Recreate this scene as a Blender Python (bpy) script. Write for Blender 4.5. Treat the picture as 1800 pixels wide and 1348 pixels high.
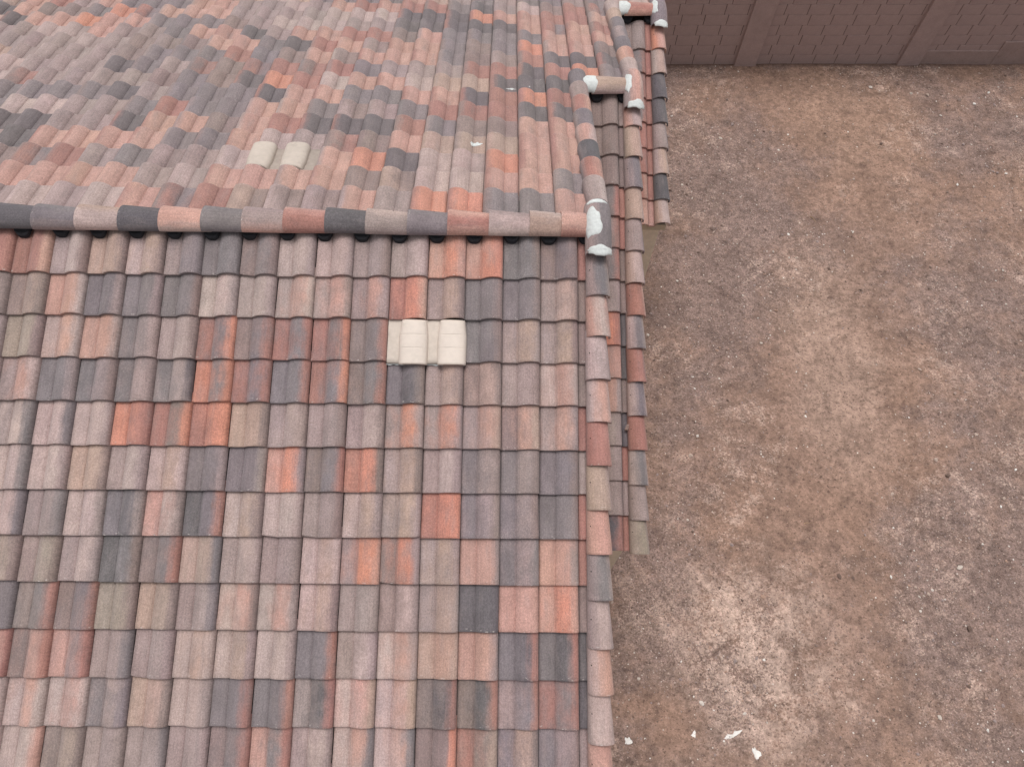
import bpy, math, random
import numpy as np
from mathutils import Matrix, Vector, Euler, noise as mnoise

random.seed(11)
rng = np.random.default_rng(11)
scene = bpy.context.scene
for o in list(bpy.data.objects):
    bpy.data.objects.remove(o)

# ------------------------------------------------------------------ camera
HR = 4.70                                    # height of the main ridge above the yard
TH = math.radians(18.4685)                   # roof pitch, 4 in 12
CT, ST, TT = math.cos(TH), math.sin(TH), math.tan(TH)
right = Vector((0.99987, 0.0056, 0.0152)).normalized()
fwd = Vector((0.0110, 0.4492, -0.8934))
fwd = (fwd - right * fwd.dot(right)).normalized()
up = right.cross(fwd)
cam_data = bpy.data.cameras.new('camera')
cam_data.sensor_width = 36.0
cam_data.lens = 1268.17 / 1800 * 36.0
cam_data.clip_start = 0.05
cam_data.clip_end = 1000
cam = bpy.data.objects.new('camera', cam_data)
scene.collection.objects.link(cam)
m = Matrix((right, up, -fwd)).transposed().to_4x4()
m.translation = Vector((-0.585, -3.809, 4.607 + HR))
cam.matrix_world = m
scene.camera = cam

# ------------------------------------------------------------------ sky, sun, exposure
SUN_ELEV, SUN_AZ = math.radians(79), math.radians(350)    # azimuth from +Y clockwise
world = bpy.data.worlds.new('World')
scene.world = world
world.use_nodes = True
wn = world.node_tree
bg = wn.nodes['Background']
sky = wn.nodes.new('ShaderNodeTexSky')
sky.sky_type = 'NISHITA'
sky.sun_disc = False
sky.sun_elevation = SUN_ELEV
sky.sun_rotation = SUN_AZ
sky.air_density = 1.0
sky.dust_density = 6.0
sky.ozone_density = 0.6
desat = wn.nodes.new('ShaderNodeHueSaturation')           # cloud cover: a grey sky
desat.inputs['Saturation'].default_value = 0.12
wn.links.new(sky.outputs[0], desat.inputs['Color'])
wn.links.new(desat.outputs[0], bg.inputs['Color'])
bg.inputs['Strength'].default_value = 0.142
sd = bpy.data.lights.new('sun', 'SUN')
sd.energy = 1.15
sd.angle = math.radians(30)
sd.color = (1.0, 0.965, 0.945)
sun = bpy.data.objects.new('sun', sd)
scene.collection.objects.link(sun)
sdir = Vector((math.sin(SUN_AZ) * math.cos(SUN_ELEV), math.cos(SUN_AZ) * math.cos(SUN_ELEV), math.sin(SUN_ELEV)))
sun.rotation_euler = (-sdir).to_track_quat('-Z', 'Y').to_euler()
sun.location = (0, 0, 30)
scene.view_settings.view_transform = 'Standard'
scene.view_settings.look = 'None'
scene.view_settings.exposure = -0.06
scene.view_settings.gamma = 1.0
scene.view_settings.use_curve_mapping = False

# ------------------------------------------------------------------ helpers
def lin(c):
    return tuple(((v / 255) / 12.92 if v / 255 <= 0.04045 else ((v / 255 + 0.055) / 1.055) ** 2.4) for v in c)

COL = scene.collection
def link(o, parent=None):
    COL.objects.link(o)
    if parent is not None:
        o.parent = parent
    return o

def obj(name, data, parent=None):
    return link(bpy.data.objects.new(name, data), parent)

def tag(o, label=None, cat=None, group=None, kind=None):
    for k, v in (('label', label), ('category', cat), ('group', group), ('kind', kind)):
        if v:
            o[k] = v
    return o

def mesh(name, verts, faces, mat=None, smooth=False):
    me = bpy.data.meshes.new(name)
    me.from_pydata([tuple(v) for v in verts], [], faces)
    if mat:
        me.materials.append(mat)
    if smooth:
        me.polygons.foreach_set('use_smooth', [True] * len(me.polygons))
    me.update()
    return me

def box(name, x0, x1, y0, y1, z0, z1, mat, parent=None, bev=0.0):
    vs, fs = [], []
    b = bev
    if b <= 0:
        vs = [(x, y, z) for z in (z0, z1) for y in (y0, y1) for x in (x0, x1)]
        fs = [(0, 2, 3, 1), (4, 5, 7, 6), (0, 1, 5, 4), (2, 6, 7, 3), (0, 4, 6, 2), (1, 3, 7, 5)]
        return obj(name, mesh(name, vs, fs, mat), parent)
    import bmesh
    bm = bmesh.new()
    bmesh.ops.create_cube(bm, size=1)
    for v in bm.verts:
        v.co = Vector(((x0 + x1) / 2 + v.co.x * (x1 - x0), (y0 + y1) / 2 + v.co.y * (y1 - y0), (z0 + z1) / 2 + v.co.z * (z1 - z0)))
    bmesh.ops.bevel(bm, geom=bm.edges[:], offset=b, segments=1, affect='EDGES')
    me = bpy.data.meshes.new(name)
    bm.to_mesh(me); bm.free()
    me.materials.append(mat)
    return obj(name, me, parent)

# ---- material building
class N:
    """thin wrapper round a node tree"""
    def __init__(self, name, rough=0.85):
        self.mat = bpy.data.materials.new(name)
        self.mat.use_nodes = True
        self.t = self.mat.node_tree
        self.bsdf = self.t.nodes['Principled BSDF']
        self.bsdf.inputs['Roughness'].default_value = rough
        self.bsdf.inputs['Specular IOR Level'].default_value = 0.25
    def new(self, typ, **kw):
        n = self.t.nodes.new(typ)
        for k, v in kw.items():
            setattr(n, k, v)
        return n
    def put(self, sock, v):
        if isinstance(v, bpy.types.NodeSocket):
            self.t.links.new(v, sock)
        elif isinstance(v, (tuple, list)) and len(v) == 3 and sock.type == 'RGBA':
            sock.default_value = (*v, 1)
        else:
            sock.default_value = v
    def math(self, op, a, b=None, clamp=False):
        n = self.new('ShaderNodeMath', operation=op, use_clamp=clamp)
        self.put(n.inputs[0], a)
        if b is not None:
            self.put(n.inputs[1], b)
        return n.outputs[0]
    def vmul(self, v, s):
        n = self.new('ShaderNodeVectorMath', operation='MULTIPLY')
        self.put(n.inputs[0], v); n.inputs[1].default_value = s
        return n.outputs[0]
    def noise(self, vec, scale, detail=3, w=None, rough=0.55, out='Fac', dist=0.0):
        n = self.new('ShaderNodeTexNoise')
        if w is not None:
            n.noise_dimensions = '4D'
            self.put(n.inputs['W'], w)
        self.put(n.inputs['Vector'], vec)
        n.inputs['Scale'].default_value = scale
        n.inputs['Detail'].default_value = detail
        n.inputs['Roughness'].default_value = rough
        n.inputs['Distortion'].default_value = dist
        return n.outputs[out]
    def smooth(self, v, lo, hi, a=0.0, b=1.0):
        n = self.new('ShaderNodeMapRange', interpolation_type='SMOOTHSTEP')
        self.put(n.inputs[0], v)
        n.inputs[1].default_value = lo; n.inputs[2].default_value = hi
        n.inputs[3].default_value = a; n.inputs[4].default_value = b
        return n.outputs[0]
    def mix(self, f, a, b, mode='MIX'):
        n = self.new('ShaderNodeMix', data_type='RGBA', blend_type=mode)
        self.put(n.inputs[0], f); self.put(n.inputs[6], a); self.put(n.inputs[7], b)
        return n.outputs[2]
    def scale(self, c, f):
        n = self.new('ShaderNodeVectorMath', operation='SCALE')
        self.put(n.inputs[0], c); self.put(n.inputs[3], f)
        return n.outputs[0]
    def attr(self, name, typ='GEOMETRY'):
        n = self.new('ShaderNodeAttribute', attribute_type=typ, attribute_name=name)
        return n
    def finish(self, col, bump=None, dist=0.002, strength=0.6):
        self.put(self.bsdf.inputs['Base Color'], col)
        if bump is not None:
            b = self.new('ShaderNodeBump')
            b.inputs['Distance'].default_value = dist
            b.inputs['Strength'].default_value = strength
            self.put(b.inputs['Height'], bump)
            self.t.links.new(b.outputs[0], self.bsdf.inputs['Normal'])
        return self.mat

# ---- concrete tile material: three colours run along the tile (pan, crown, outer edge)
def tile_material(name, typ, cap=False):
    n = N(name, 0.9)
    uv = n.new('ShaderNodeUVMap').outputs[0]
    sep = n.new('ShaderNodeSeparateXYZ')
    n.put(sep.inputs[0], uv)
    u, v = sep.outputs[0], sep.outputs[1]
    seed = n.math('MULTIPLY', n.attr('sd', typ).outputs['Fac'], 40.0)
    ca, cb, cc = (n.attr(k, typ).outputs['Color'] for k in ('ca', 'cb', 'cc'))
    streak = n.noise(n.vmul(uv, (9.0, 0.7, 1)), 1.0, 4, seed)
    wav = n.math('MULTIPLY', n.math('SUBTRACT', streak, 0.5), 0.32)
    blob = n.noise(n.vmul(uv, (2.2, 2.0, 1)), 1.3, 3, n.math('ADD', seed, 3.1))
    wav2 = n.math('ADD', wav, n.math('MULTIPLY', n.math('SUBTRACT', blob, 0.5), 0.34))
    up_ = n.math('ADD', u, wav2)
    cl0 = n.noise(n.vmul(uv, (2.4, 1.6, 1)), 1.1, 3, n.math('ADD', seed, 5.3))
    if cap:
        c = n.mix(n.smooth(up_, 0.25, 0.6), ca, cb)
        c = n.mix(n.smooth(up_, 0.62, 0.95), c, cc)
    else:
        cbm = n.mix(n.smooth(blob, 0.35, 0.7, 0.0, 0.55), cb, ca)
        c = n.mix(n.smooth(n.math('ADD', u, n.math('MULTIPLY', wav, 0.6)), 0.33, 0.50), n.mix(n.smooth(cl0, 0.4, 0.75, 0.0, 0.5), ca, cb), cbm)
        c = n.mix(n.smooth(up_, 0.66, 0.97), c, cc)
    # fine lengthwise streaks of the extrusion
    fine = n.noise(n.vmul(uv, (46.0, 1.4, 1)), 1.0, 3, n.math('ADD', seed, 7.7))
    c = n.scale(c, n.smooth(fine, 0.25, 0.75, 0.90, 1.09))
    # clouds of slurry colour
    cl = n.noise(n.vmul(uv, (1.6, 1.4, 1)), 1.6, 4, n.math('ADD', seed, 11.0))
    c = n.scale(c, n.smooth(cl, 0.25, 0.75, 0.87, 1.12))
    cl2 = n.noise(n.vmul(uv, (3.0, 1.0, 1)), 1.5, 3, n.math('ADD', seed, 17.0))
    c = n.mix(n.smooth(cl2, 0.5, 0.8, 0.0, 0.42), c, lin((138, 126, 124)))
    # sanded grain
    g1 = n.noise(n.vmul(uv, (1, 1.15, 1)), 55.0, 2, seed, 0.7)
    g2 = n.noise(n.vmul(uv, (1, 1.15, 1)), 24.0, 2, n.math('ADD', seed, 2.0), 0.6)
    c = n.scale(c, n.smooth(g1, 0.3, 0.7, 0.82, 1.17))
    c = n.scale(c, n.smooth(g2, 0.3, 0.7, 0.86, 1.13))
    # dark lichen flecks and rare stains
    f1 = n.noise(uv, 26.0, 1, n.math('ADD', seed, 23.0), 0.4)
    c = n.mix(n.smooth(f1, 0.76, 0.82, 0.0, 0.6), c, lin((58, 48, 45)))
    f2 = n.noise(n.vmul(uv, (5.0, 1.6, 1)), 1.2, 4, n.math('ADD', seed, 31.0), 0.6)
    c = n.mix(n.smooth(f2, 0.68, 0.84, 0.0, 0.6), c, lin((78, 68, 62)))
    # pale salts at the front edge and stray specks
    ed = n.math('MULTIPLY', n.smooth(v, 0.02, 0.09, 1.0, 0.0),
                n.smooth(n.noise(n.vmul(uv, (6, 16, 1)), 1.7, 3, n.math('ADD', seed, 41.0)), 0.60, 0.70))
    c = n.mix(n.math('MULTIPLY', ed, 0.7), c, lin((205, 196, 190)))
    f3 = n.noise(uv, 17.0, 2, n.math('ADD', seed, 47.0), 0.5)
    c = n.mix(n.smooth(f3, 0.79, 0.83, 0.0, 0.8), c, lin((215, 208, 202)))
    if cap:      # nail hole
        d = n.new('ShaderNodeVectorMath', operation='DISTANCE')
        n.put(d.inputs[0], n.vmul(uv, (0.31, 0.40, 0)))
        d.inputs[1].default_value = (0.31 * 0.27, 0.40 * 0.52, 0)
        c = n.mix(n.smooth(d.outputs['Value'], 0.004, 0.0065, 1.0, 0.0), c, lin((30, 24, 22)))
    n.bsdf.inputs['Sheen Weight'].default_value = 0.12
    n.bsdf.inputs['Sheen Roughness'].default_value = 0.6
    h = n.math('ADD', n.math('MULTIPLY', g1, 0.6), n.math('MULTIPLY', fine, 0.6))
    return n.finish(c, h, 0.0025, 0.55)

M_TILE = tile_material('tile_concrete', 'OBJECT')
M_TILE_G = tile_material('tile_concrete_field', 'GEOMETRY')
M_CAP = tile_material('trim_concrete', 'OBJECT', True)

def plain(name, rgb, rough=0.8, sc=30.0, amt=0.12, bump=0.0, dirt=None):
    n = N(name, rough)
    co = n.new('ShaderNodeTexCoord').outputs['Object']
    a = n.noise(co, sc, 4)
    b = n.noise(co, sc / 9, 4)
    c = n.scale(n.scale(lin(rgb), n.smooth(a, 0.25, 0.75, 1 - amt, 1 + amt)), n.smooth(b, 0.25, 0.75, 1 - amt, 1 + amt))
    if dirt:
        d = n.noise(co, sc / 3, 5, None, 0.65)
        c = n.mix(n.smooth(d, 0.55, 0.72, 0, 0.5), c, lin(dirt))
    return n.finish(c, a if bump else None, bump or 0.001, 0.6)

M_MORTAR = plain('mortar_sealant', (202, 205, 203), 0.85, 40, 0.08, 0.006, (172, 170, 166))
M_VENT = plain('vent_paint', (209, 196, 185), 0.55, 25, 0.035, 0.0006, (196, 186, 174))
M_PAN = plain('vent_pan_paint', (196, 184, 173), 0.7, 25, 0.06, 0.001, (168, 156, 144))
M_VENT_D = plain('vent_paint_dusty', (190, 178, 167), 0.7, 25, 0.05, 0.001, (164, 152, 142))
M_PAN_D = plain('vent_pan_dusty', (160, 148, 139), 0.8, 25, 0.08, 0.001, (138, 124, 116))
M_FOAM = plain('foam_black', (44, 44, 48), 0.8, 60, 0.2, 0.003)
M_DECK = plain('underlay_felt', (52, 46, 44), 0.95, 60, 0.2)
M_STUCCO = plain('stucco_beige', (222, 208, 190), 0.9, 140, 0.07, 0.004)
M_FASCIA = plain('fascia_paint', (190, 176, 156), 0.7, 50, 0.06)
M_BLOCK = plain('block_paint', (168, 146, 142), 0.85, 60, 0.07, 0.004, (154, 132, 128))
M_JOINT = plain('block_joint', (64, 52, 50), 0.95, 60, 0.1)
M_FOOT = plain('footing_paint', (160, 139, 134), 0.9, 40, 0.08, 0.004, (138, 118, 108))
M_PAPER = plain('scrap_white', (226, 222, 218), 0.8, 60, 0.05)

# ------------------------------------------------------------------ ground
SMOOTH = [(4.3, 1.2, 0.9, 2.3), (5.7, 6.4, 1.5, 1.6), (9.3, 4.4, 1.5, 1.2), (3.6, -0.6, 0.8, 1.0), (1.3, -3.6, 0.7, 0.6)]
GRITTY = [(2.8, 5.0, 1.3, 1.6), (7.6, 6.0, 1.5, 1.2), (6.3, 1.8, 1.2, 1.5), (1.5, -1.3, 0.6, 0.5), (5.6, -2.6, 1.3, 1.0), (2.5, 2.4, 0.9, 1.3)]
def grit(x, y):
    """0 packed brown dirt .. 1 loose grey grit"""
    p = Vector((x, y, 0))
    v = 0.5 + 0.55 * mnoise.noise(p * 0.45 + Vector((3, 1, 0))) + 0.38 * mnoise.noise(p * 1.2) + 0.26 * mnoise.noise(p * 3.1) + 0.16 * mnoise.noise(p * 7.3)
    for cx, cy, rx, ry in SMOOTH:
        v -= 0.55 * math.exp(-(((x - cx) / rx) ** 2 + ((y - cy) / ry) ** 2))
    for cx, cy, rx, ry in GRITTY:
        v += 0.45 * math.exp(-(((x - cx) / rx) ** 2 + ((y - cy) / ry) ** 2))
    return min(1.0, max(0.0, v))
def ground_material():
    n = N('dirt', 0.95)
    n.bsdf.inputs['Specular IOR Level'].default_value = 0.1
    co = n.new('ShaderNodeTexCoord').outputs['Object']
    brown, mauve, pale, ochre = lin((147, 121, 108)), lin((137, 117, 110)), lin((204, 178, 164)), lin((160, 131, 114))
    big = n.noise(co, 0.33, 5, None, 0.6, dist=0.6)
    gz = n.math('ADD', n.attr('grit').outputs['Fac'], n.math('MULTIPLY', n.math('SUBTRACT', n.noise(co, 9.0, 6, None, 0.75), 0.5), 0.9))
    gz = n.smooth(gz, 0.20, 0.95, 0.0, 0.9)
    c = n.mix(gz, n.mix(n.smooth(big, 0.4, 0.6), brown, lin((151, 123, 108))), mauve)
    sep = n.new('ShaderNodeSeparateXYZ')
    wob = n.new('ShaderNodeVectorMath', operation='MULTIPLY_ADD')
    n.put(wob.inputs[0], n.noise(co, 1.3, 5, None, 0.62, 'Color'))
    wob.inputs[1].default_value = (1.5, 1.5, 0); n.put(wob.inputs[2], co)
    def spot(x, y, rx, ry, lo=0.25, hi=1.1):
        d = n.new('ShaderNodeVectorMath', operation='DISTANCE')
        n.put(d.inputs[0], n.vmul(wob.outputs[0], (1 / rx, 1 / ry, 0)))
        d.inputs[1].default_value = ((x + 0.75) / rx, (y + 0.75) / ry, 0)
        return n.smooth(d.outputs['Value'], lo, hi, 1.0, 0.0)
    c = n.mix(n.math('MULTIPLY', spot(5.6, 6.3, 1.5, 1.7), 0.75), c, ochre)          # sandy bay by the fence
    c = n.mix(n.math('MULTIPLY', spot(4.25, 1.3, 1.0, 2.6), 0.8), c, lin((167, 141, 127)))
    c = n.mix(n.math('MULTIPLY', spot(9.0, 4.6, 1.6, 1.2), 0.6), c, ochre)
    # pale crusted dust, broken up
    brk = n.noise(co, 3.4, 11, None, 0.80)
    spk = n.math('ADD', brk, n.math('MULTIPLY', n.math('SUBTRACT', n.noise(co, 34.0, 4, None, 0.7), 0.5), 0.55))
    pm = n.math('MULTIPLY', spot(2.45, -2.75, 1.15, 1.3, 0.05, 1.3), n.smooth(spk, 0.42, 0.52))
    pm = n.math('MAXIMUM', pm, n.math('MULTIPLY', spot(1.45, -2.35, 0.75, 0.8, 0.05, 1.3), n.smooth(spk, 0.44, 0.54, 0.0, 0.55)))
    c = n.mix(n.math('MULTIPLY', pm, 0.9), c, pale)
    zone = n.noise(co, 0.55, 4, None, 0.6)
    pm2 = n.math('MULTIPLY', n.smooth(zone, 0.46, 0.62), n.smooth(spk, 0.52, 0.60))
    c = n.mix(n.math('MULTIPLY', pm2, 0.6), c, pale)
    dk = n.noise(co, 2.6, 10, None, 0.78)
    c = n.mix(n.smooth(dk, 0.53, 0.64, 0.0, 0.5), c, lin((108, 88, 80)))
    mot = n.noise(co, 6.5, 9, None, 0.72)
    c = n.scale(c, n.smooth(mot, 0.36, 0.62, 0.78, 1.14))
    mot2 = n.noise(co, 1.5, 5, None, 0.6)
    c = n.scale(c, n.smooth(mot2, 0.35, 0.65, 0.86, 1.08))
    # damp soil and the fence's soft shadow, painted dark along its foot
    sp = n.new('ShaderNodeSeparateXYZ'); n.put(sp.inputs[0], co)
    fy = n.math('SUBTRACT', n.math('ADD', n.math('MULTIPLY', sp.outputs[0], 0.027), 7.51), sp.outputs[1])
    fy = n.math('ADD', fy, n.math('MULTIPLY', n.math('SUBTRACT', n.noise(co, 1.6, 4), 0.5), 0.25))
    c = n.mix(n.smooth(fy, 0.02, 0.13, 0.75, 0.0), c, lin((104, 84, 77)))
    # grit
    g1 = n.noise(co, 42.0, 3, None, 0.7)
    g2 = n.noise(co, 95.0, 2, None, 0.7)
    cg = n.scale(n.scale(c, n.smooth(g1, 0.3, 0.7, 0.66, 1.30)), n.smooth(g2, 0.3, 0.7, 0.74, 1.26))
    cs_ = n.scale(n.scale(c, n.smooth(g1, 0.3, 0.7, 0.88, 1.10)), n.smooth(g2, 0.3, 0.7, 0.88, 1.12))
    c = n.mix(n.math('MULTIPLY', gz, 0.85), cs_, cg)
    crumb = n.noise(co, 30.0, 2, None, 0.5)
    c = n.mix(n.smooth(crumb, 0.61, 0.67, 0.0, 0.65), c, lin((88, 70, 63)))
    g3 = n.noise(co, 14.0, 5, None, 0.7)
    c = n.scale(c, n.smooth(g3, 0.3, 0.7, 0.80, 1.17))
    h = n.math('ADD', n.math('MULTIPLY', g1, 0.5), n.math('ADD', n.math('MULTIPLY', g3, 1.2), n.math('MULTIPLY', g2, 0.25)))
    return n.finish(c, h, 0.02, 0.75)

def axis(lo, hi, step, far):
    a = np.arange(lo, hi + 1e-6, step)
    grow_l = [lo - 0.4, lo - 1.2, lo - 3, lo - 8, lo - 20, -far]
    grow_h = [hi + 0.4, hi + 1.2, hi + 3, hi + 8, hi + 20, far]
    return np.concatenate([sorted(grow_l), a, grow_h])

def ground_z(x, y):
    if not (-0.5 < x < 12 and -6 < y < 8.5):
        return 0.0
    p = Vector((x, y, 0))
    return 0.018 * mnoise.noise(p * 0.9) + 0.010 * mnoise.noise(p * 3.1) + 0.005 * mnoise.noise(p * 9.0)

gx, gy = axis(0.0, 11.0, 0.06, 250), axis(-5.5, 8.2, 0.06, 250)
gv = [(x, y, ground_z(x, y)) for y in gy for x in gx]
nx = len(gx)
gf = [(j * nx + i, j * nx + i + 1, (j + 1) * nx + i + 1, (j + 1) * nx + i) for j in range(len(gy) - 1) for i in range(nx - 1)]
gme_ = mesh('ground', gv, gf, ground_material(), True)
ga = gme_.attributes.new('grit', 'FLOAT', 'POINT')
ga.data.foreach_set('value', np.array([grit(a, b) if -1 < a < 12 and -6 < b < 9 else 0.5 for a, b, _ in gv], dtype=np.float32))
ground = obj('ground', gme_)
tag(ground, kind='structure')

# loose stones: far too many to count
def stones():
    n = N('stone', 0.9)
    c = n.attr('stone_colour').outputs['Color']
    co = n.new('ShaderNodeTexCoord').outputs['Object']
    return n.finish(n.scale(c, n.smooth(n.noise(co, 130, 2), 0.3, 0.7, 0.85, 1.15)))
def scatter_gravel(count, smin, smax, power, white):
    octv = np.array([(1, 0, 0), (-1, 0, 0), (0, 1, 0), (0, -1, 0), (0, 0, 1), (0, 0, -1),
                     (.62, .62, .5), (-.62, .62, .5), (-.62, -.62, .5), (.62, -.62, .5)])
    octf = [(0, 6, 9), (2, 7, 6), (1, 8, 7), (3, 9, 8), (4, 9, 6), (4, 6, 7), (4, 7, 8), (4, 8, 9),
            (0, 2, 6), (2, 1, 7), (1, 3, 8), (3, 0, 9), (5, 2, 0), (5, 1, 2), (5, 3, 1), (5, 0, 3)]
    vs, fs, cs = [], [], []
    pal = [lin(c) for c in ((158, 138, 128), (128, 110, 102), (178, 158, 146), (108, 90, 82), (148, 132, 128), (164, 136, 120))]
    wh = [lin(c) for c in ((206, 196, 188), (190, 178, 168), (222, 216, 210))]
    k = 0
    while k < count:
        x, y = rng.uniform(0.15, 10.5), rng.uniform(-5.2, 7.66)
        dens = grit(x, y)
        if rng.random() > max(0.12, dens) or y > 7.45 + 0.027 * x or (x < 0.84 and y > -1.81) or (x < 1.46 and y > 2.23):
            continue
        s = smin + (smax - smin) * rng.random() ** power
        a = rng.uniform(0, 6.28)
        sc = np.array([s * rng.uniform(.8, 1.3), s * rng.uniform(.7, 1.1), s * rng.uniform(.45, .8)])
        p = octv * (1 + rng.uniform(-.22, .22, (10, 1))) * sc
        ca, sa = math.cos(a), math.sin(a)
        p = np.stack([p[:, 0] * ca - p[:, 1] * sa + x, p[:, 0] * sa + p[:, 1] * ca + y, p[:, 2] + ground_z(x, y) + sc[2] * 0.45], 1)
        b = len(vs)
        vs.extend(map(tuple, p))
        fs.extend([(b + i, b + j, b + l) for i, j, l in octf])
        col = wh[rng.integers(3)] if rng.random() < white else pal[rng.integers(6)]
        cs.extend([(*col, 1.0)] * 16)
        k += 1
    return vs, fs, cs
vs, fs, cs = [], [], []
for args in ((30000, 0.003, 0.012, 1.6, 0.08), (2600, 0.008, 0.024, 3.0, 0.13), (160, 0.018, 0.040, 2.5, 0.12)):
    v_, f_, c_ = scatter_gravel(*args)
    b = len(vs)
    vs += v_; fs += [tuple(i + b for i in f) for f in f_]; cs += c_
gme = mesh('gravel', vs, fs, stones())
at = gme.attributes.new('stone_colour', 'FLOAT_COLOR', 'FACE')
at.data.foreach_set('color', np.array(cs, dtype=np.float32).ravel())
tag(obj('gravel', gme), 'loose grit and small stones strewn over the bare dirt', 'gravel', kind='stuff')

# ------------------------------------------------------------------ house frame
house = obj('house', None)
tag(house, 'house under a stepped gable roof of mixed grey, pink and terracotta concrete tiles', 'house')

def onroof(Yr, s, side):
    """point on a pan plane: ridge at Yr on the shared back plane, s metres down; side -1 front, +1 back"""
    return Vector((0, Yr + side * s * CT, HR - TT * Yr - s * ST))

W, E_ = 0.30, 0.33857
SEC = [dict(Y=0.0, xr=0.20, xl=-9.3), dict(Y=2.5, xr=0.80, xl=0.20), dict(Y=4.8, xr=1.42, xl=0.80)]
EAVE_Z = -2.42
BACK_S = 6.9
D = 0.075                                   # deck lies this far under the pan plane
# roof deck (one part; the tiles are its pieces)
dv, df = [], []
def quad(a, b, c, d):
    k = len(dv); dv.extend([a, b, c, d]); df.append((k, k + 1, k + 2, k + 3))
for i, s_ in enumerate(SEC):
    Yr = s_['Y']; z = -D
    L = (5.6, 4.79, 2.87)[i]
    r0 = onroof(Yr, 0, 1); f0 = onroof(Yr, L, -1); b0 = onroof(0, BACK_S, 1)
    quad((s_['xl'], f0.y, f0.z + z), (s_['xr'], f0.y, f0.z + z), (s_['xr'], r0.y, r0.z + z), (s_['xl'], r0.y, r0.z + z))
    quad((s_['xl'], r0.y, r0.z + z), (s_['xr'], r0.y, r0.z + z), (s_['xr'], b0.y, b0.z + z), (s_['xl'], b0.y, b0.z + z))
roof = obj('roof', mesh('roof_deck', dv, df, M_DECK), house)
roof['label'] = 'tiled roof with stepped ridges'

# walls: each section a prism under its deck
def prism(name, x0, x1, prof, mat, parent):
    n_ = len(prof)
    v = [(x0, y, z) for y, z in prof] + [(x1, y, z) for y, z in prof]
    f = [tuple(range(n_))[::-1], tuple(range(n_, 2 * n_))] + [(i, (i + 1) % n_, n_ + (i + 1) % n_, n_ + i) for i in range(n_)]
    return obj(name, mesh(name, v, f, mat), parent)
yb = onroof(0, BACK_S, 1).y - 0.3
for i, s_ in enumerate(SEC):
    Yr = s_['Y']
    yf = (-5.1, -1.808, 2.226)[i]
    zt = lambda y: HR - D - 0.05 + (TT * (y - 2 * Yr) if y < Yr else -TT * y)
    prism('wall', s_['xl'] + (0.001 if i else 0.2), (0.19, 0.79, 1.44)[i] - (0.02 if i == 2 else 0),
          [(yf, -0.15), (yf, zt(yf)), (Yr, zt(Yr)), (yb, zt(yb)), (yb, -0.15)], M_STUCCO, house)
for i in (2,):        # eave fascia
    Yr = SEC[i]['Y']
    L = 2.93
    p = onroof(Yr, L, -1)
    box('fascia', SEC[i]['xl'] + 0.02, SEC[i]['xr'] + 0.015, p.y + 0.035, p.y + 0.06, p.z - 0.15, p.z - 0.045, M_FASCIA, house, 0.004)
    box('soffit', SEC[i]['xl'] + 0.02, SEC[i]['xr'] + 0.005, p.y + 0.061, (-1.808, 2.226)[i - 1] - 0.001, p.z - 0.14, p.z - 0.11, M_STUCCO, house)

# ------------------------------------------------------------------ tile pieces
TT_ = 0.034                                 # step from one course to the next
TA = math.atan(TT_ / E_)
PROF = [(-0.006, -0.030), (0.0005, -0.028), (0.0025, 0.0), (0.03, -0.0005), (0.075, -0.001), (0.1155, 0.0005), (0.117, -0.005), (0.120, -0.005), (0.1215, 0.002),
        (0.136, 0.016), (0.155, 0.031), (0.178, 0.0435), (0.203, 0.0505), (0.228, 0.0525), (0.252, 0.0500),
        (0.271, 0.0435), (0.284, 0.033), (0.2925, 0.016), (0.2952, -0.012)]
def tile_geom(L, x0=None, x1=None, chip=None):
    """verts, faces, uv(per loop), smooth flags; y=0 is the butt, +y up the slope"""
    pr = [p for p in PROF if (x0 is None or p[0] >= x0) and (x1 is None or p[0] <= x1)]
    if x1 is not None:
        pr.append((pr[-1][0] + 0.001, pr[-1][1] - 0.02))
    ys = [(0.0, -0.0045), (0.006, -0.0008), (0.02, 0.0), (L * 0.5, 0.0), (L, 0.0)]
    V, F, U, S = [], [], [], []
    n_ = len(pr)
    for y, dz in ys:
        for i, (x, z) in enumerate(pr):
            yy = y
            if chip == 'R' and y < 0.015 and i >= n_ - 4:
                yy = y + 0.013 * (i - n_ + 5) / 4
            if chip == 'L' and y < 0.015 and 2 <= i <= 4:
                yy = y + 0.014 * (5 - i) / 3
            V.append((x, yy, z + dz))
    uvp = lambda k: (V[k][0] / W, V[k][1] / 0.42)
    for j in range(len(ys) - 1):
        for i in range(n_ - 1):
            f = (j * n_ + i, j * n_ + i + 1, (j + 1) * n_ + i + 1, (j + 1) * n_ + i)
            F.append(f); U.append([uvp(k) for k in f]); S.append(True)
    b = len(V)                               # the thick front edge
    for i, (x, z) in enumerate(pr):
        V.append(V[i]); V.append((x, V[i][1] + 0.004, z - TT_ - 0.006))
    for i in range(n_ - 1):
        f = (b + 2 * i, b + 2 * i + 1, b + 2 * i + 3, b + 2 * i + 2)
        F.append(f); U.append([(V[k][0] / W, 0.0) for k in f]); S.append(False)
    # the tile lies on the one below: tip it so that the head drops
    V = [(x, y * math.cos(TA) + z * math.sin(TA), -y * math.sin(TA) + z * math.cos(TA)) for x, y, z in V]
    return V, F, U, S
def tile_mesh(name, geom, mat):
    V, F, U, S = geom
    me = mesh(name, V, F, mat)
    me.polygons.foreach_set('use_smooth', S)
    ul = me.uv_layers.new(name='UVMap')
    ul.data.foreach_set('uv', np.array([c for f in U for c in f], dtype=np.float32).ravel())
    return me
G_FULL, G_SHORT = tile_geom(0.42), tile_geom(0.37)
G_CUT = tile_geom(0.42, None, 0.08)
G_STUB = tile_geom(0.12)
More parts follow.
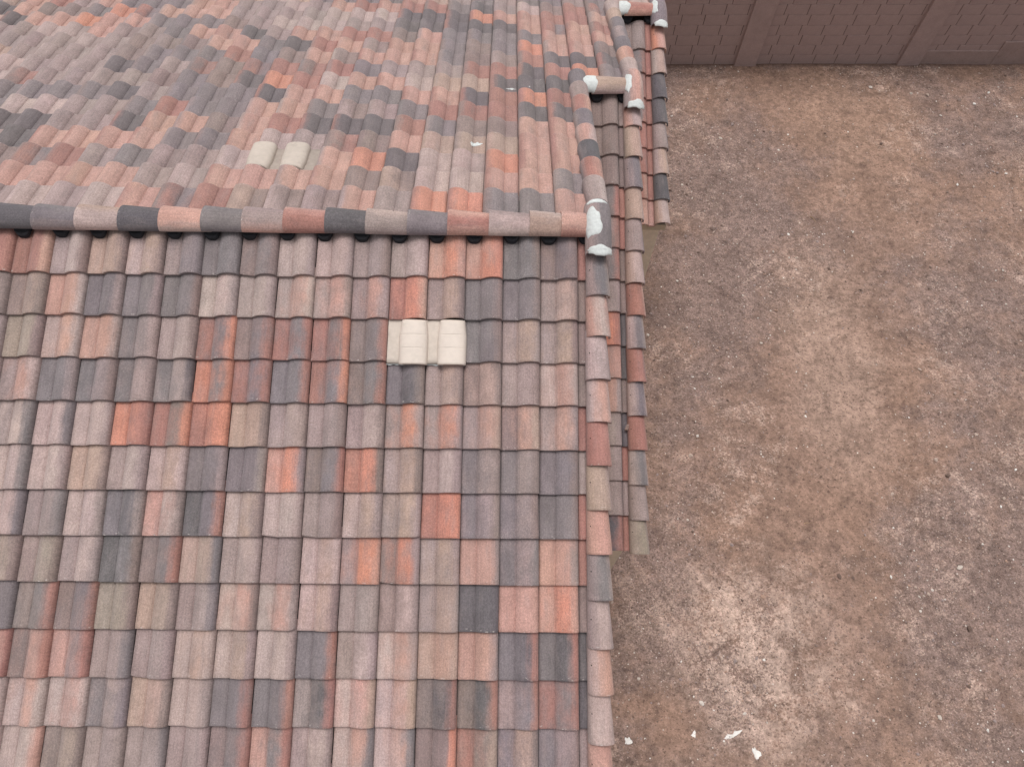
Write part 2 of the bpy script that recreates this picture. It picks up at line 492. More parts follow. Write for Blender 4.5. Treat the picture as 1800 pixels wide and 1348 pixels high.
TM = {'full': tile_mesh('tile', G_FULL, M_TILE), 'short': tile_mesh('tile_short', G_SHORT, M_TILE),
      'cut': tile_mesh('tile_cut', G_CUT, M_TILE), 'chipR': tile_mesh('tile_chipped', tile_geom(0.42, chip='R'), M_TILE),
      'chipL': tile_mesh('tile_chipped', tile_geom(0.42, chip='L'), M_TILE)}
GEOMS = {'full': G_FULL, 'short': G_SHORT, 'cut': G_CUT, 'stub': G_STUB, 'half': tile_geom(0.42, 0.20)}

PAL = {'K': (96, 91, 94), 'G': (123, 114, 116), 'M': (153, 135, 132), 'L': (175, 154, 149), 'T': (169, 144, 132),
       'O': (193, 131, 111), 'R': (158, 113, 104), 'P': (182, 143, 131), 'B': (135, 117, 113), 'Y': (154, 138, 127)}
PAL = {k: np.array(lin(v)) for k, v in PAL.items()}
GAIN = 1.0
def shade(ch):
    c = PAL[ch] * GAIN * rng.uniform(0.93, 1.07)
    return tuple(float(x) for x in np.clip(c * (1 + rng.uniform(-0.03, 0.03, 3)), 0.01, 0.9))

FRONT = {   # pan, crown, outer edge of each tile; first entry is column 15 (left), last is the cut tile under the rake
 1: 'RRR RRP MLB TTB LTB MGG GGG BGB LLM LLM MMB MLM POP POO GGB BGB RRR',
 2: 'BBB BTB PPL GGM GGM GGB LLM MLM MPL MPM MPM ROP MTB GGB GGB MTB BBB',
 3: 'MMM YYB LPL PPM GMM MLB RGO BGR RGR RGO BGR ... ... GGB MTM MTB BBB',
 4: 'MLM MPL GGM GMB GMB GMK OGO RGR GGR RGO BGR GKB MTB BTB MMB LPL BBB',
 5: 'LLM MLG LLG LLM ORR RBO ROO TTB MLB MMB MLB MOM MOM MPT BPT MPM RRR',
 6: 'LLM LLG LLM TTB MLM LTL GGM GGM POM BGR ROB MTB MLM GMB GMB GGB MMM',
 7: 'MMM LLG MMG LLM GKM PLB KGR LTB LLM MMB LTM MTM ROO GMB GMB GGB RRR',
 8: 'YYB TYB MYB MLM KGB BGR TYG MLM MMB LTL MOP BOM MTM PPM GMG PPM RRR',
 9: 'BGR GGG BGR BGR YYB TYB MMG LPB LPM LTB MMM BLM MTM KKK PPP POP BBB',
 10: 'PPL BPR BPR PBR MMG MMM LTL LTM LLM GGR MLM LPM TPT PPM GKR GKR KKK',
 11: 'MLM LPL LPL LPL GMG TTB LLM GGR GGR MKR LPT LPT BKR BKR MGR RGR KKK',
 12: 'LLM LPL LLP BYB MMM MMG MMM BGR PGR MLM LPG LPG BBO RBT GTB GMB MMM'}
BACK = ['PGGOOMPMMTRRPLLLM', 'GPPLLTBPPPPLMPPPP', 'PPOLLKOP..LMMGMRRB', 'PPTTTPBBMLPGGPPPPKM', 'PPBBGRKKKRPBPPKMMKK',
        'KKRRRGMMGPPGGRGMMLL', 'RORKPPGGPPKGGGMKGGGG', 'KKKTTLPPLROKBGBMMMMB', 'RKRRMMMGRBRRBBMGKMMML', 'KRMBGPPPMPBGRGGGBMMMM',
        'POGBGPPMPRKGPPBMBMLMMM', 'PGGGGPBRRPPMKPPGMMPLLM', 'RPKKKKKMMLLLMBGGGPPOPPK', 'RPPOKKKLLLMMMMPPPROGBBPK', 'BLMKGRRPRPMLMMPPGGGPMRP']
BACK_EXT = {8: 'PM', 9: 'OG', 10: 'KK', 11: 'PB', 12: 'PP', 13: 'PR', 14: 'RP', 15: 'RR'}

def cluster(x, s, salt):
    """colour letter for courses the picture hardly shows: tiles were laid in batches"""
    v = mnoise.noise(Vector((x * 0.75 + salt, s * 1.0, salt * 3.1))) + 0.35 * rng.normal() * 0.6
    for lim, ch in ((-0.42, 'K'), (-0.2, 'G'), (-0.02, 'M'), (0.16, 'L'), (0.26, 'T'), (0.46, 'P'), (0.6, 'R')):
        if v < lim:
            return ch
    return 'O'
SIDE = {'P': 'RPM', 'R': 'RGB', 'O': 'ROP', 'K': 'RKG', 'G': 'BGM', 'M': 'MBL', 'L': 'LML', 'T': 'TBM', 'B': 'BRG', 'Y': 'YTB'}
def triple(ch, back=False):
    if not back:
        return ch * 3
    side = SIDE[ch]
    return (ch if rng.random() < 0.75 else side[1]) + ch + (side[0] if rng.random() < 0.45 else side[2] if rng.random() < 0.4 else ch)

field_v, field_f, field_u, field_s, field_a = [], [], [], [], {k: [] for k in ('ca', 'cb', 'cc', 'sd')}
n_single = 0
SKY_SHEEN = np.array(lin((150, 132, 127)))
def put_tile(x, p, side, cols, kind='full', single=True):
    """side -1: front slope, +1: back slope"""
    global n_single
    ca, cb, cc = (shade(c) for c in cols)
    wt = 0.22 if side > 0 else 0.08               # mauve blend; stronger on the back, where grazing sky sheen is painted in
    ca, cb, cc = (tuple(float(q) for q in np.array(c) * (1 - wt) + SKY_SHEEN * wt) for c in (ca, cb, cc))
    sdv = float(rng.random())
    jit = Euler((rng.normal() * 0.004, rng.normal() * 0.0045, rng.normal() * 0.0034)).to_matrix().to_4x4()
    base = Matrix.Translation(Vector((x + rng.normal() * 0.0012, p.y, p.z + rng.normal() * 0.001))) @ \
        (Euler((TH, 0, 0 if side < 0 else math.pi)).to_matrix().to_4x4()) @ Matrix.Translation((0, rng.normal() * 0.0022, 0)) @ jit
    if single:
        if kind == 'full':
            r = rng.random()
            kind = 'chipR' if r < 0.05 else 'chipL' if r < 0.08 else 'full'
        o = obj('roof_tile', TM[kind], roof)
        o.matrix_local = base
        o['ca'], o['cb'], o['cc'], o['sd'] = ca, cb, cc, sdv
        n_single += 1
    else:
        V, F, U, S = GEOMS[kind]
        b = len(field_v)
        field_v.extend(tuple(base @ Vector(v)) for v in V)
        field_f.extend(tuple(i + b for i in f) for f in F)
        field_u.extend(U); field_s.extend(S)
        for k, c in (('ca', ca), ('cb', cb), ('cc', cc)):
            field_a[k].extend([(*c, 1.0)] * len(F))
        field_a['sd'].extend([sdv] * len(F))

# main front slope
S1 = 0.5062
for r in range(1, 16):
    p = onroof(0, S1 + (r - 1) * E_, -1)
    codes = FRONT[r].split() if r in FRONT else None
    for k in range(29, -2, -1):
        x = -(k + 1) * W
        if codes and k <= 15:
            cd = codes[15 - k]
            if cd == '...':
                continue
        else:
            cd = triple(cluster(x, r * E_, 2.0), True)
        left = -4.75 + 0.035 * r           # left edge of the picture on this course
        put_tile(x, p, -1, cd, 'cut' if k == -1 else 'full', r <= 12 and x + W > left)
# lower sections
SEC2 = 'BBB BBB BBB BGR MBR BGR MMM ROR MPP PPM MMM MMM MMM RKR'.split()
SEC2C = 'B B B R R B B K K B K R M R'.split()
for i, cd in enumerate(SEC2):
    p = onroof(2.5, 0.4552 + i * E_, -1)
    put_tile(0.30, p, -1, cd, 'short' if i == 0 else 'full')
    put_tile(0.60, p, -1, SEC2C[i] * 3, 'cut')
    put_tile(0.0, p, -1, SEC2C[i - 3] * 3, 'half', False)
SEC3 = 'BMB BGR BGR BGR RRR RRR RRP PPP'.split()
for i, cd in enumerate(SEC3):
    p = onroof(4.8, 0.571 + i * E_, -1)
    put_tile(0.90, p, -1, cd)
    put_tile(1.20, p, -1, ('R' if i < 7 else 'P') * 3, 'cut')
    put_tile(0.60, p, -1, 'BRB', 'half', False)
# back slope, shared by all sections
SB1 = 0.4053
for r in range(1, 20):
    p = onroof(0, SB1 + (r - 1) * E_, 1)
    row = BACK[r - 1] if r <= len(BACK) else ''
    for c in range(-4, 31):
        x = 0.118 - c * W
        if c < 0 and r < 8 or c < -2 and r < 16:
            continue
        if c in (8, 9) and r == 3:
            continue
        ch = row[c] if 0 <= c < len(row) else BACK_EXT[r][-c - 1] if (-2 <= c < 0 and r in BACK_EXT) else cluster(x, r * E_, 7.0)
        kind = 'short' if r == 1 else 'stub' if (r == 8 and c < 0) else 'full'
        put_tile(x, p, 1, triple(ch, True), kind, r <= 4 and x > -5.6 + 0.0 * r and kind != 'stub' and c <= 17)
fme = tile_mesh('far_tiles', (field_v, field_f, field_u, field_s), M_TILE_G)
for k in ('ca', 'cb', 'cc'):
    a = fme.attributes.new(k, 'FLOAT_COLOR', 'FACE')
    a.data.foreach_set('color', np.array(field_a[k], dtype=np.float32).ravel())
a = fme.attributes.new('sd', 'FLOAT', 'FACE')
a.data.foreach_set('value', np.array(field_a['sd'], dtype=np.float32))
far = obj('far_roof_tiles', fme, roof)
far['kind'] = 'stuff'
print('single tiles', n_single)

# ------------------------------------------------------------------ trim tiles (ridge and rake)
def cap_mesh(name, L, a0, b0, a1, b1, leg0, thick=0.014, keep_left=False):
    """half barrel along +y: butt (wide) at y=0, head at y=L; crown along z"""
    V, F, U, S = [], [], [], []
    n_ = 17
    rings = [(0.0, -0.004), (0.005, -0.0005), (0.02, 0), (L * 0.35, 0.0), (L * 0.7, 0), (L, 0)]
    for y, dr in rings:
        t = y / L
        a = a0 + (a1 - a0) * t + dr
        b = b0 + (b1 - b0) * t + dr
        cx = -(a0 - (a0 + (a1 - a0) * t)) if keep_left else 0.0
        pts = [(a, -leg0)] + [(a * math.cos(f), b * math.sin(f)) for f in np.linspace(0, math.pi, n_ - 2)] + [(-a, -leg0)]
        for i, (x, z) in enumerate(pts):
            V.append((x + cx, y, z))
    for j in range(len(rings) - 1):
        for i in range(n_ - 1):
            f = (j * n_ + i, (j + 1) * n_ + i, (j + 1) * n_ + i + 1, j * n_ + i + 1)
            F.append(f); S.append(True)
            U.append([((1 - (k % n_) / (n_ - 1)), V[k][1] / 0.40) for k in f])
    b_ = len(V)
    for i in range(n_):
        x, y, z = V[i]
        V.append((x, y, z)); V.append((x * (1 - thick / a0), y + 0.004, z * (1 - thick / b0) if z > 0 else z))
    for i in range(n_ - 1):
        f = (b_ + 2 * i, b_ + 2 * i + 2, b_ + 2 * i + 3, b_ + 2 * i + 1)
        F.append(f); S.append(False); U.append([(1 - (k - b_) // 2 / (n_ - 1), 0.0) for k in f])
    return tile_mesh(name, (V, F, U, S), M_CAP)

M_RIDGE = cap_mesh('ridge_cap', 0.40, 0.120, 0.088, 0.101, 0.071, 0.004, 0.02)
M_RIDGE_S = cap_mesh('ridge_cap_short', 0.33, 0.120, 0.088, 0.105, 0.075, 0.004, 0.02)
M_RAKE = cap_mesh('rake_cap', 0.40, 0.098, 0.086, 0.080, 0.068, 0.035, 0.02, True)
LIGHT = {'k': 'K', 'g': 'G'}
def cap(name, me, mat, cols):
    o = obj(name, me, roof)
    o.matrix_local = mat
    o['ca'], o['cb'], o['cc'] = (shade(c) for c in (cols * 3)[:3])
    o['sd'] = float(rng.random())
    return o
def jitter(a=0.008):
    return Euler((rng.normal() * a * 0.6, rng.normal() * a, rng.normal() * a)).to_matrix().to_4x4()

# main ridge: wide ends point left
RY, RZ = -0.07, 0.012
seams = [-4.316, -3.977, -3.641, -3.323, -2.992, -2.670, -2.348, -2.019, -1.698, -1.370, -1.051, -0.724, -0.399, -0.148]
rcol = ['BGG', 'LLT', 'KKK', 'LPP', 'GGG', 'PMM', 'RRP', 'KKK', 'MML', 'GGG', 'PRP', 'LLM', 'TTL', 'RPP']
x = seams[0]; pre = []
while x > -8.9:
    x -= 0.332; pre.append(x)
for i, x in enumerate(pre[::-1] + seams):
    cd = rcol[i - len(pre)] if i >= len(pre) else ('KKK' if i == len(pre) - 1 else 'GMPLKR'[i % 6] * 3)
    mt = Matrix.Translation((x, RY + rng.normal() * 0.003, HR + RZ + 0.006 + rng.normal() * 0.0015)) @ Euler((0, math.radians(3.4), 0)).to_matrix().to_4x4() @ \
        Euler((0, 0, -math.pi / 2)).to_matrix().to_4x4() @ jitter(0.006)
    # the last visible piece is cut short by the rake
    cap('ridge_tile', M_RIDGE if x < -0.2 else M_RIDGE_S, mt, cd[::-1])

def rake_mat(xc, Yr, s, side, h):
    p = onroof(Yr, s, side)
    nrm = Vector((0, side * ST, CT))
    p = p + nrm * h
    rot = Euler((TH, 0, 0 if side < 0 else math.pi)).to_matrix().to_4x4()
    return Matrix.Translation((xc + rng.normal() * 0.0015, p.y, p.z)) @ rot @ Euler((-0.055, 0, 0)).to_matrix().to_4x4() @ jitter(0.007)

RX = [0.153, 0.748, 1.368]
RH = 0.022
rake_front = [
    (0, [0.655, 0.982, 1.320, 1.652, 1.984, 2.317, 2.643, 2.974, 3.319, 3.641, 3.979, 4.32, 4.66, 5.0, 5.34],
     ['MGL', 'PLP', 'LLM', 'LPL', 'RRP', 'TTL', 'PPP', 'MGL', 'MLM', 'LPP', 'LLL', 'PPP', 'MMM', 'LLL', 'GGG']),
]
for xi, ss, cs_ in rake_front:
    for s, cd in zip(ss, cs_):
        cap('rake_tile', M_RAKE, rake_mat(RX[xi], 0.0, s, -1, RH + rng.normal() * 0.001), cd)
for i in range(14):
    cd = ['PLL', 'TTL', 'MGM', 'TTL', 'MMG', 'TLM', 'RRP', 'LGL', 'RRB', 'LGL', 'RRR', 'LGL', 'MMB', 'YYB'][i]
    cap('rake_tile', M_RAKE, rake_mat(RX[1], 2.5, 0.50 + i * E_ - (0.02 if i == 13 else 0), -1, RH), cd)
for i in range(8):
    cd = ['OPP', 'LTM', 'KKG', 'KKG', 'MMG', 'LTL', 'KKK', 'TLL'][i]
    cap('rake_tile', M_RAKE, rake_mat(RX[2], 4.8, 0.60 + i * E_ - (0.03 if i == 7 else 0), -1, RH), cd)
# back rakes: mirrored head taper, so the same piece turned round
for i in range(8):
    cd = ['LMM', 'PRM', 'KKG', 'LPL', 'GGM', 'PRP', 'MML', 'GGG'][i]
    cap('rake_tile', M_RAKE, rake_mat(RX[0] + 0.006, 0, 0.52 + i * 0.325, 1, RH + 0.012), cd)
for i in range(7):
    cd = ['LLM', 'RPP', 'GGG', 'GMG', 'GGM', 'TTT', 'LLL'][i]
    cap('rake_tile', M_RAKE, rake_mat(RX[1] + 0.006, 0, 2.64 + 0.50 + i * 0.325, 1, RH + 0.012), cd)
for i in range(4):
    cap('rake_tile', M_RAKE, rake_mat(RX[2] + 0.006, 0, 5.06 + 0.50 + i * 0.325, 1, RH + 0.012), ['LLT', 'MMM', 'PPP', 'GGG'][i])

# bent pieces over the apex of each rake
def apex_path(Yr, l):
    """centre and normal of the rake barrel, l metres from the apex (front negative)"""
    k = 0.10
    q = math.sqrt(l * l + k * k) - k * 0.75
    y = Yr + l * CT
    z = HR - TT * Yr - q * ST + RH * 1.1 + 0.006
    dz = -l / math.sqrt(l * l + k * k) * ST
    tdir = Vector((0, CT, dz)).normalized()
    return Vector((0, y, z)), Vector((0, -tdir.z, tdir.y))
def hub_surf(xc, Yr, grow=0.0):
    def f(l, ph):
        c, nn = apex_path(Yr, l)
        return c + Vector((xc, 0, 0)) + Vector((1, 0, 0)) * (0.104 + grow) * math.cos(ph) + nn * (0.090 + grow) * math.sin(ph)
    return f
def hub(xc, Yr, l0, l1, cols):
    f = hub_surf(xc, Yr)
    V, F, U, S = [], [], [], []
    n_, m_ = 17, 14
    for j in range(m_):
        l = l0 + (l1 - l0) * j / (m_ - 1)
        cpt, nn = apex_path(Yr, l)
        V.append(f(l, 0) - nn * 0.04)
        for i in range(n_ - 2):
            V.append(f(l, math.pi * i / (n_ - 3)))
        V.append(f(l, math.pi) - nn * 0.04)
    for j in range(m_ - 1):
        for i in range(n_ - 1):
            q = (j * n_ + i, (j + 1) * n_ + i, (j + 1) * n_ + i + 1, j * n_ + i + 1)
            F.append(q); S.append(True); U.append([(1 - (k % n_) / (n_ - 1), 0.3 + 0.7 * (k // n_) / m_) for k in q])
    o = obj('rake_tile', tile_mesh('apex_cap', (V, F, U, S), M_CAP), roof)
    o['ca'], o['cb'], o['cc'] = (shade(c) for c in cols)
    o['sd'] = float(rng.random())
    o['label'] = 'bent trim tile over the end of the ridge'
hub(RX[0], -0.045, -0.30, 0.17, 'MGG')
hub(RX[1], 2.455, -0.28, 0.20, 'MPL')
hub(RX[2], 4.755, -0.26, 0.20, 'GGM')
# short ridge pieces of the two lower sections
for Yr, xa, cd in ((2.5, 0.30, 'TTL'), (4.8, 0.91, 'PRP')):
    z = HR - TT * Yr
    mt = Matrix.Translation((xa, Yr - 0.045, z + 0.03)) @ Euler((0, 0, -math.pi / 2)).to_matrix().to_4x4()
    cap('ridge_tile', M_RIDGE, mt, cd)

# mortar daubs: thin domed patches that follow the barrel they sit on
def daub(surf, u0, v0, ru, rv, th=0.009, wob=0.22, skew=0.0):
    V, F = [], []
    n_, rg = 36, [0.0, 0.35, 0.65, 0.85, 0.96, 1.0]
    sd_ = rng.uniform(0, 50)
    for k, r in enumerate(rg):
        for i in range(n_):
            a = 2 * math.pi * i / n_
            w_ = 1 + wob * mnoise.noise(Vector((math.cos(a) * 1.7 + sd_, math.sin(a) * 1.7, 0))) + 0.12 * mnoise.noise(Vector((math.cos(a) * 6 + sd_, math.sin(a) * 6, 3)))
            u = u0 + ru * r * w_ * math.cos(a)
            v = v0 + rv * r * w_ * math.sin(a) + skew * r * math.cos(a)
            h = th * (1 - r ** 5) + 0.25 * th * mnoise.noise(Vector((u * 40, v * 5, sd_))) * (1 if r < 0.99 else 0) - (0.004 if r > 0.99 else 0)
            p = surf(u, v); p2 = surf(u + 0.004, v); p3 = surf(u, v + 0.02)
            nn = (p2 - p).cross(p3 - p).normalized()
            if nn.z < 0:
                nn = -nn
            V.append(p + nn * h)
    for k in range(len(rg) - 1):
        for i in range(n_):
            j = (i + 1) % n_
            F.append((k * n_ + i, k * n_ + j, (k + 1) * n_ + j, (k + 1) * n_ + i))
    o = obj('mortar_patch', mesh('mortar_patch', V, F, M_MORTAR, True), roof)
    o['label'] = 'smear of pale grey mortar sealing the trim tiles'
    return o
def ridge_surf(Yr, dz, dy=-0.045):
    z = HR - TT * Yr + dz
    return lambda u, v: Vector((u, Yr + dy + 0.116 * math.cos(v), z + 0.083 * math.sin(v)))
def rake_surf(xc, Yr, side):
    def f(l, v):
        p = onroof(Yr, l, side) + Vector((0, side * ST, CT)) * (RH + 0.003)
        nn = Vector((0, side * ST, CT))
        return p + Vector((xc + 0.097 * math.cos(v), 0, 0)) + nn * 0.083 * math.sin(v)
    return f
daub(hub_surf(RX[0], -0.045), -0.06, 2.2, 0.125, 0.8, 0.008, 0.35)
daub(hub_surf(RX[0], -0.045), -0.29, 1.5, 0.042, 1.2, 0.010, 0.35, -0.0)
daub(hub_surf(RX[0], -0.045), 0.135, 1.75, 0.022, 1.0, 0.008, 0.3)
for i, Yr in ((1, 2.5), (2, 4.8)):
    xL = RX[i] - 0.46
    daub(ridge_surf(Yr, 0.03), xL, 1.85, 0.075, 1.3, 0.009, 0.35)
    daub(hub_surf(RX[i], Yr - 0.045), -0.01, 2.3, 0.115, 0.5, 0.009, 0.35)
    daub(hub_surf(RX[i], Yr - 0.045), -0.275, 1.3, 0.05, 1.1, 0.010, 0.35, 0.1)

# white smears on the back slope
px_prof, pz_prof = [p[0] for p in PROF], [p[1] for p in PROF]
def back_surf(u, v):
    c = math.ceil((0.118 - u) / W - 1e-9)
    lx = (0.118 - (c - 1) * W) - u if False else (0.118 - u) % W
    r = max(0, math.ceil((v - SB1) / E_))
    sb = SB1 + r * E_
    h = float(np.interp(lx, px_prof, pz_prof)) - (sb - v) * TT_ / E_
    p = onroof(0, v, 1)
    return Vector((u, p.y + h * ST, p.z + h * CT))
for u, v, ru, rv in ((-0.55, 2.56, 0.04, 0.016), (-0.45, 2.50, 0.016, 0.045), (-0.37, 2.54, 0.035, 0.016), (-0.87, 1.29, 0.05, 0.03)):
    o = daub(back_surf, u, v, ru, rv, 0.0012, 0.9)
    o.name = 'lime_smear'
    o['label'] = 'white lime smear on the back slope'

# black foam closures filling the pans under the ridge
def foam(xc, Yr, s0, dz=0.0):
    V, F = [], []
    n_, m_ = 13, 7
    for j in range(m_):
        t = j / (m_ - 1)
        s = s0 - 0.10 + 0.10 * t
        for i in range(n_):
            q = -1 + 2 * i / (n_ - 1)
            x = xc + 0.07 * q
            ext = (1 - abs(q) ** 3.5)
            ss = s0 - 0.10 + (0.10 * t) * (0.35 + 0.65 * ext)
            p = onroof(Yr, ss, -1)
            h = 0.030 * (1 - 0.75 * t) + 0.022 * abs(q) ** 2 + (0.006 if j % 2 else 0.0) * ext - 0.004
            V.append((x, p.y - h * ST, p.z + h * CT + dz))
    for i in range(n_):                       # lip down to the pan
        x, y, z = V[(m_ - 1) * n_ + i]
        V.append((x, y - 0.002, z - 0.03))
    for j in range(m_):
        for i in range(n_ - 1):
            F.append((j * n_ + i, j * n_ + i + 1, (j + 1) * n_ + i + 1, (j + 1) * n_ + i))
    obj('foam_closure', mesh('foam_closure', V, F, M_FOAM, False), roof)
for k in range(-1, 28):
    foam(-(k + 1) * W + 0.062, 0.0, 0.197 + rng.normal() * 0.004)
for Yr, xs in ((2.5, (0.365, 0.655)), (4.8, (0.965, 1.255))):
    for x in xs:
        foam(x, Yr, 0.175)

# a chip of broken tile lying in the lower valley
p = onroof(2.5, 3.66, -1)
chipv = [(0.615, p.y - 0.03, p.z + 0.03), (0.64, p.y + 0.028, p.z + 0.045), (0.662, p.y + 0.018, p.z + 0.05), (0.65, p.y - 0.035, p.z + 0.03)]
chipv += [(a, b, c - 0.02) for a, b, c in chipv]
co_ = obj('tile_shard', mesh('tile_shard', chipv, [(0, 3, 2, 1), (4, 5, 6, 7), (0, 1, 5, 4), (1, 2, 6, 5), (2, 3, 7, 6), (3, 0, 4, 7)], plain('shard', (140, 118, 110), 0.9, 60, 0.15)))
tag(co_, 'broken shard of tile lying beside the lower rake tiles', 'tile shard')

# ------------------------------------------------------------------ roof vents (painted metal, two hoods each)
def roof_vent(x, p, side, label):
    e_ = obj('roof_vent', None, house)
    e_.matrix_local = Matrix.Translation((x, p.y, p.z)) @ Euler((TH, 0, 0 if side < 0 else math.pi)).to_matrix().to_4x4()
    e_['label'] = label
    # pan sheet with turned-up folds
    V, F = [], []
    ny, xs = 10, np.linspace(-0.004, 0.598, 30)
    for j in range(ny):
        y = -0.012 + 0.35 * j / (ny - 1)
        for xx in xs:
            V.append((xx, y + 0.003 * math.sin(xx * 37), 0.006 - y * TT_ / E_ + (0.003 if j in (3, 7) else 0) + 0.0025 * math.sin(xx * 51 + j)))
    nx_ = len(xs)
    for i in range(nx_):
        V.append((xs[i], -0.016, -0.028))
    for j in range(ny - 1):
        for i in range(nx_ - 1):
            F.append((j * nx_ + i, j * nx_ + i + 1, (j + 1) * nx_ + i + 1, (j + 1) * nx_ + i))
    b = ny * nx_
    for i in range(nx_ - 1):
        F.append((b + i, b + i + 1, i + 1, i))
    obj('vent_pan', mesh('vent_pan', V, F, M_PAN if side < 0 else M_PAN_D, True), e_)
    # bead of sealant along the lower edge
    for h0 in (0.103, 0.405):
        V, F = [], []
        n_ = 19
        prof_y = [(-0.022, 0.0), (-0.020, 0.004), (0.0, 0.006)]
        L = 0.333
        yl = [-0.028, -0.024, -0.015] + [0.06, 0.094, 0.0995, 0.102, 0.1045, 0.11, 0.15, 0.202, 0.2075, 0.210, 0.2125, 0.218, 0.26, 0.30, 0.32, L]
        for y in yl:
            lip = -0.006 if y < -0.026 else 0.0
            groove = -0.003 if abs(y - 0.102) < 0.002 or abs(y - 0.210) < 0.002 else -0.012 if y > 0.33 else 0
            bulge = 0.003 * math.sin(max(0, min(1, (y + 0.03) / 0.40)) * math.pi)
            a = 0.112 + bulge * 0.8 + lip - (0.009 if y > 0.2 else 0) * (y - 0.2) / 0.09
            hgt = 0.068 + bulge + lip + groove
            for i in range(n_):
                ph = math.pi * i / (n_ - 1)
                cx, sx = math.cos(ph), math.sin(ph)
                V.append((h0 + 0.098 - a * math.copysign(abs(cx) ** 0.75, cx), y, hgt * sx ** 0.72 - y * TT_ / E_ + 0.002))
        m_ = len(yl)
        for j in range(m_ - 1):
            for i in range(n_ - 1):
                F.append((j * n_ + i, j * n_ + i + 1, (j + 1) * n_ + i + 1, (j + 1) * n_ + i))
        F.append(tuple(range((m_ - 1) * n_, m_ * n_)))
        hd_end = len(F) - 1
        F.append(tuple(range(n_)))
        hd = obj('vent_hood', mesh('vent_hood', V, F, M_VENT if side < 0 else M_VENT_D, True), e_)
        hd.data.polygons[-1].use_smooth = False
        hd.data.polygons[hd_end].use_smooth = False
    # sealant squeezed out at the lower edge
    V, F = [], []
    for i in range(60):
        xx = (-0.055 if side < 0 else -0.01) + 0.66 * i / 59
        w_ = 0.009 * (0.5 + mnoise.noise(Vector((xx * 30, 1.7 + x, 0)))) + 0.004
        for k, (dy, dz) in enumerate(((0.004, 0.0), (0.0, 0.006), (-0.5, 0.004), (-1.0, 0.0))):
            V.append((xx, -0.017 + (dy if dy > -0.1 else dy * w_), -0.024 + dz))
    for i in range(59):
        for k in range(3):
            F.append((i * 4 + k, i * 4 + k + 1, i * 4 + 5 + k, i * 4 + 4 + k))
    obj('sealant_bead', mesh('sealant_bead', V, F, M_MORTAR, True), e_)
roof_vent(-5 * W, onroof(0, S1 + 2 * E_, -1), -1, 'cream roof vent with two barrel hoods below the ridge')
roof_vent(0.118 - 8 * W, onroof(0, SB1 + 2 * E_, 1), 1, 'cream roof vent with two barrel hoods beyond the ridge')

# ------------------------------------------------------------------ block fence
fence = obj('block_wall', None)
tag(fence, 'brown painted concrete block wall with pilasters at the back of the yard', 'wall')
fence.location = (0, 7.51, 0)
fence.rotation_euler = (0, 0, math.atan(0.027))
PIL = [0.56, 3.64, 6.72, 9.80]
PW = 0.405
box('wall_core', -2.5, 14.0, 0.008, 0.19, -0.2, 1.80, M_JOINT, fence)
CH, CL = 0.2032, 0.4064
bm_cache = {}
for c in range(9):
    z0 = c * CH - 0.01
    for b_i in range(len(PIL) + 1):
        xa = PIL[b_i - 1] + PW - 0.02 if b_i else -1.2
        xb = PIL[b_i] + 0.02 if b_i < len(PIL) else 12.4
        x = xa - (CL / 2 if c % 2 else 0.12)
        while x < xb - 0.022:
            u0, u1 = max(x, xa), min(x + CL, xb)
            if u1 - u0 > 0.022:
                key = (round(u1 - u0, 3),)
                hw = (u1 - u0) / 2
                if key not in bm_cache:
                    g = 0.0042
                    o = box('block', -hw + g, hw - g, 0.0, 0.06, 0.0012, CH - 0.0012, M_BLOCK, fence, 0.004)
                    bm_cache[key] = o.data
                else:
                    o = obj('block', bm_cache[key], fence)
                o.location = ((u0 + u1) / 2, rng.normal() * 0.0012, z0)
            x += CL
for px_ in PIL:
    # pilaster: stacked square blocks, thin bed joints
    vs_, fs_ = [], []
    o = box('pilaster', px_, px_ + PW, -0.055, 0.25, -0.2, 1.86, M_BLOCK, fence, 0.006)
    for c in range(1, 9):
        pass
box('footing', 7.13, 8.50, -0.02, 0.05, -0.2, 0.285, M_FOOT, fence, 0.006)
box('footing', 8.502, 9.79, -0.024, 0.05, -0.2, 0.475, M_FOOT, fence, 0.006)
for x0, x1 in ((-2.4, 14.0),):
    box('wall_cap', x0, x1, -0.02, 0.21, 1.86, 1.92, M_BLOCK, fence, 0.006)

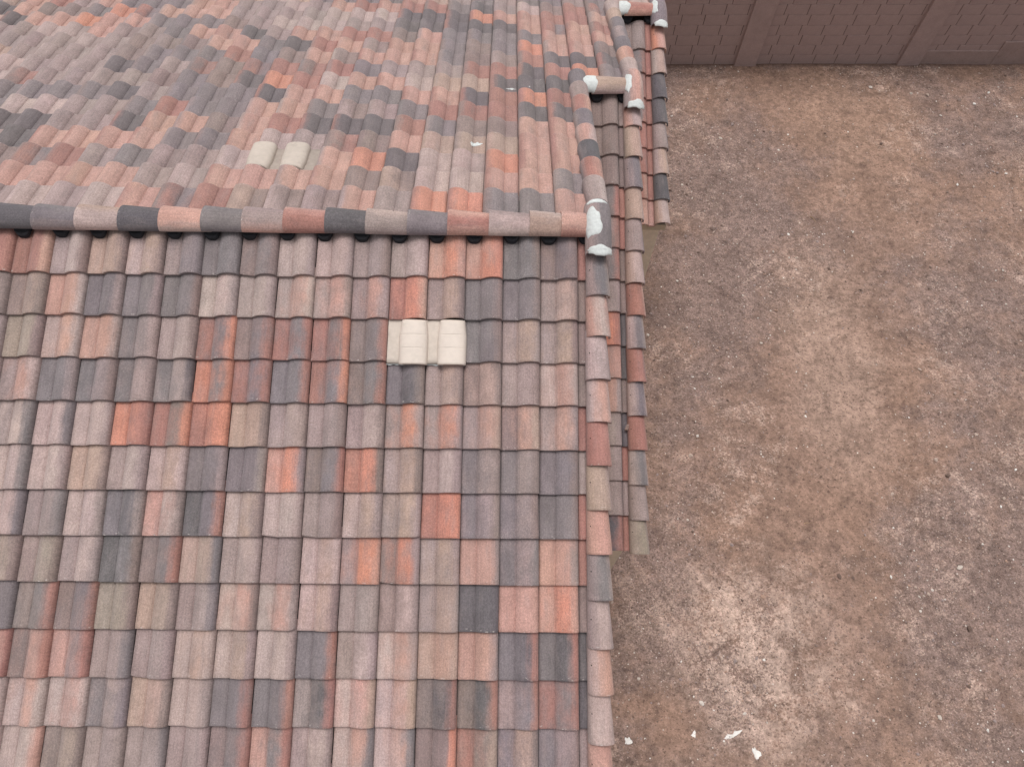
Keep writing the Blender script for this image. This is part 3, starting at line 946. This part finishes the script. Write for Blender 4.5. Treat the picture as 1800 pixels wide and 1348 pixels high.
# ------------------------------------------------------------------ litter on the dirt
def scrap(x, y, sx, sy, rz, label, crumple=0.4, seed_=0):
    V, F = [], []
    n_ = 7
    for j in range(n_):
        for i in range(n_):
            a, b = -1 + 2 * i / (n_ - 1), -1 + 2 * j / (n_ - 1)
            k = 1 + 0.8 * mnoise.noise(Vector((a * 1.1 + seed_, b * 1.1, 0)))
            V.append((a * sx * k * (1.15 - 0.75 * b * 0.6), b * sy * k + 0.4 * sx * a * a, 0.006 + crumple * sx * (0.5 + mnoise.noise(Vector((a * 1.6, b * 1.6, seed_ + 5))))))
    for j in range(n_ - 1):
        for i in range(n_ - 1):
            F.append((j * n_ + i, j * n_ + i + 1, (j + 1) * n_ + i + 1, (j + 1) * n_ + i))
    b0 = len(V)
    V += [(a, b, c - 0.004) for a, b, c in V]
    F += [tuple(b0 + k for k in f[::-1]) for f in F]
    o = obj('paper_scrap', mesh('paper_scrap', V, F, M_PAPER))
    lo = min(v[2] for v in V)
    o.location = (x, y, ground_z(x, y) - lo - 0.004)
    o.rotation_euler = (0, 0, rz)
    return tag(o, label, 'litter', 'white scraps on the dirt')
scrap(2.376, -3.86, 0.030, 0.050, 0.5, 'largest white scrap, nearest the bottom of the photo', 0.5, 3)
scrap(2.124, -3.683, 0.070, 0.016, 0.35, 'long thin white scrap lying on the dirt', 0.15, 9)
scrap(0.905, -3.744, 0.028, 0.034, 0.2, 'small white scrap close beside the rake tiles', 0.4, 14)
scrap(1.674, -3.668, 0.016, 0.034, -0.5, 'tiny upright white scrap between the other scraps', 0.3, 21)

# dry twigs
def twig(x, y, L, rz, label):
    V, F = [], []
    pts = [(L * (t - 0.5), 0.10 * L * math.sin(t * 3.4), 0.004 + 0.004 * math.sin(t * 5)) for t in np.linspace(0, 1, 7)]
    for i, p_ in enumerate(pts):
        r = 0.0045 * (1 - 0.5 * i / 6)
        for k in range(5):
            a = 2 * math.pi * k / 5
            V.append((p_[0], p_[1] + r * math.cos(a), p_[2] + r * math.sin(a)))
    for i in range(6):
        for k in range(5):
            F.append((i * 5 + k, i * 5 + (k + 1) % 5, (i + 1) * 5 + (k + 1) % 5, (i + 1) * 5 + k))
    F += [tuple(range(5))[::-1], tuple(range(30, 35))]
    o = obj('twig', mesh('twig', V, F, M_TWIG, True))
    o.location = (x, y, ground_z(x, y)); o.rotation_euler = (0, 0, rz)
    return tag(o, label, 'twig', 'dry twigs on the dirt')
M_TWIG = plain('dry_wood', (176, 148, 116), 0.85, 60, 0.15)
twig(4.46, 3.95, 0.15, -1.0, 'pale dry twig lying on the dirt right of the third ridge step')
twig(3.45, -1.15, 0.09, 0.1, 'short pale twig on the dirt above the pale dusty patch')
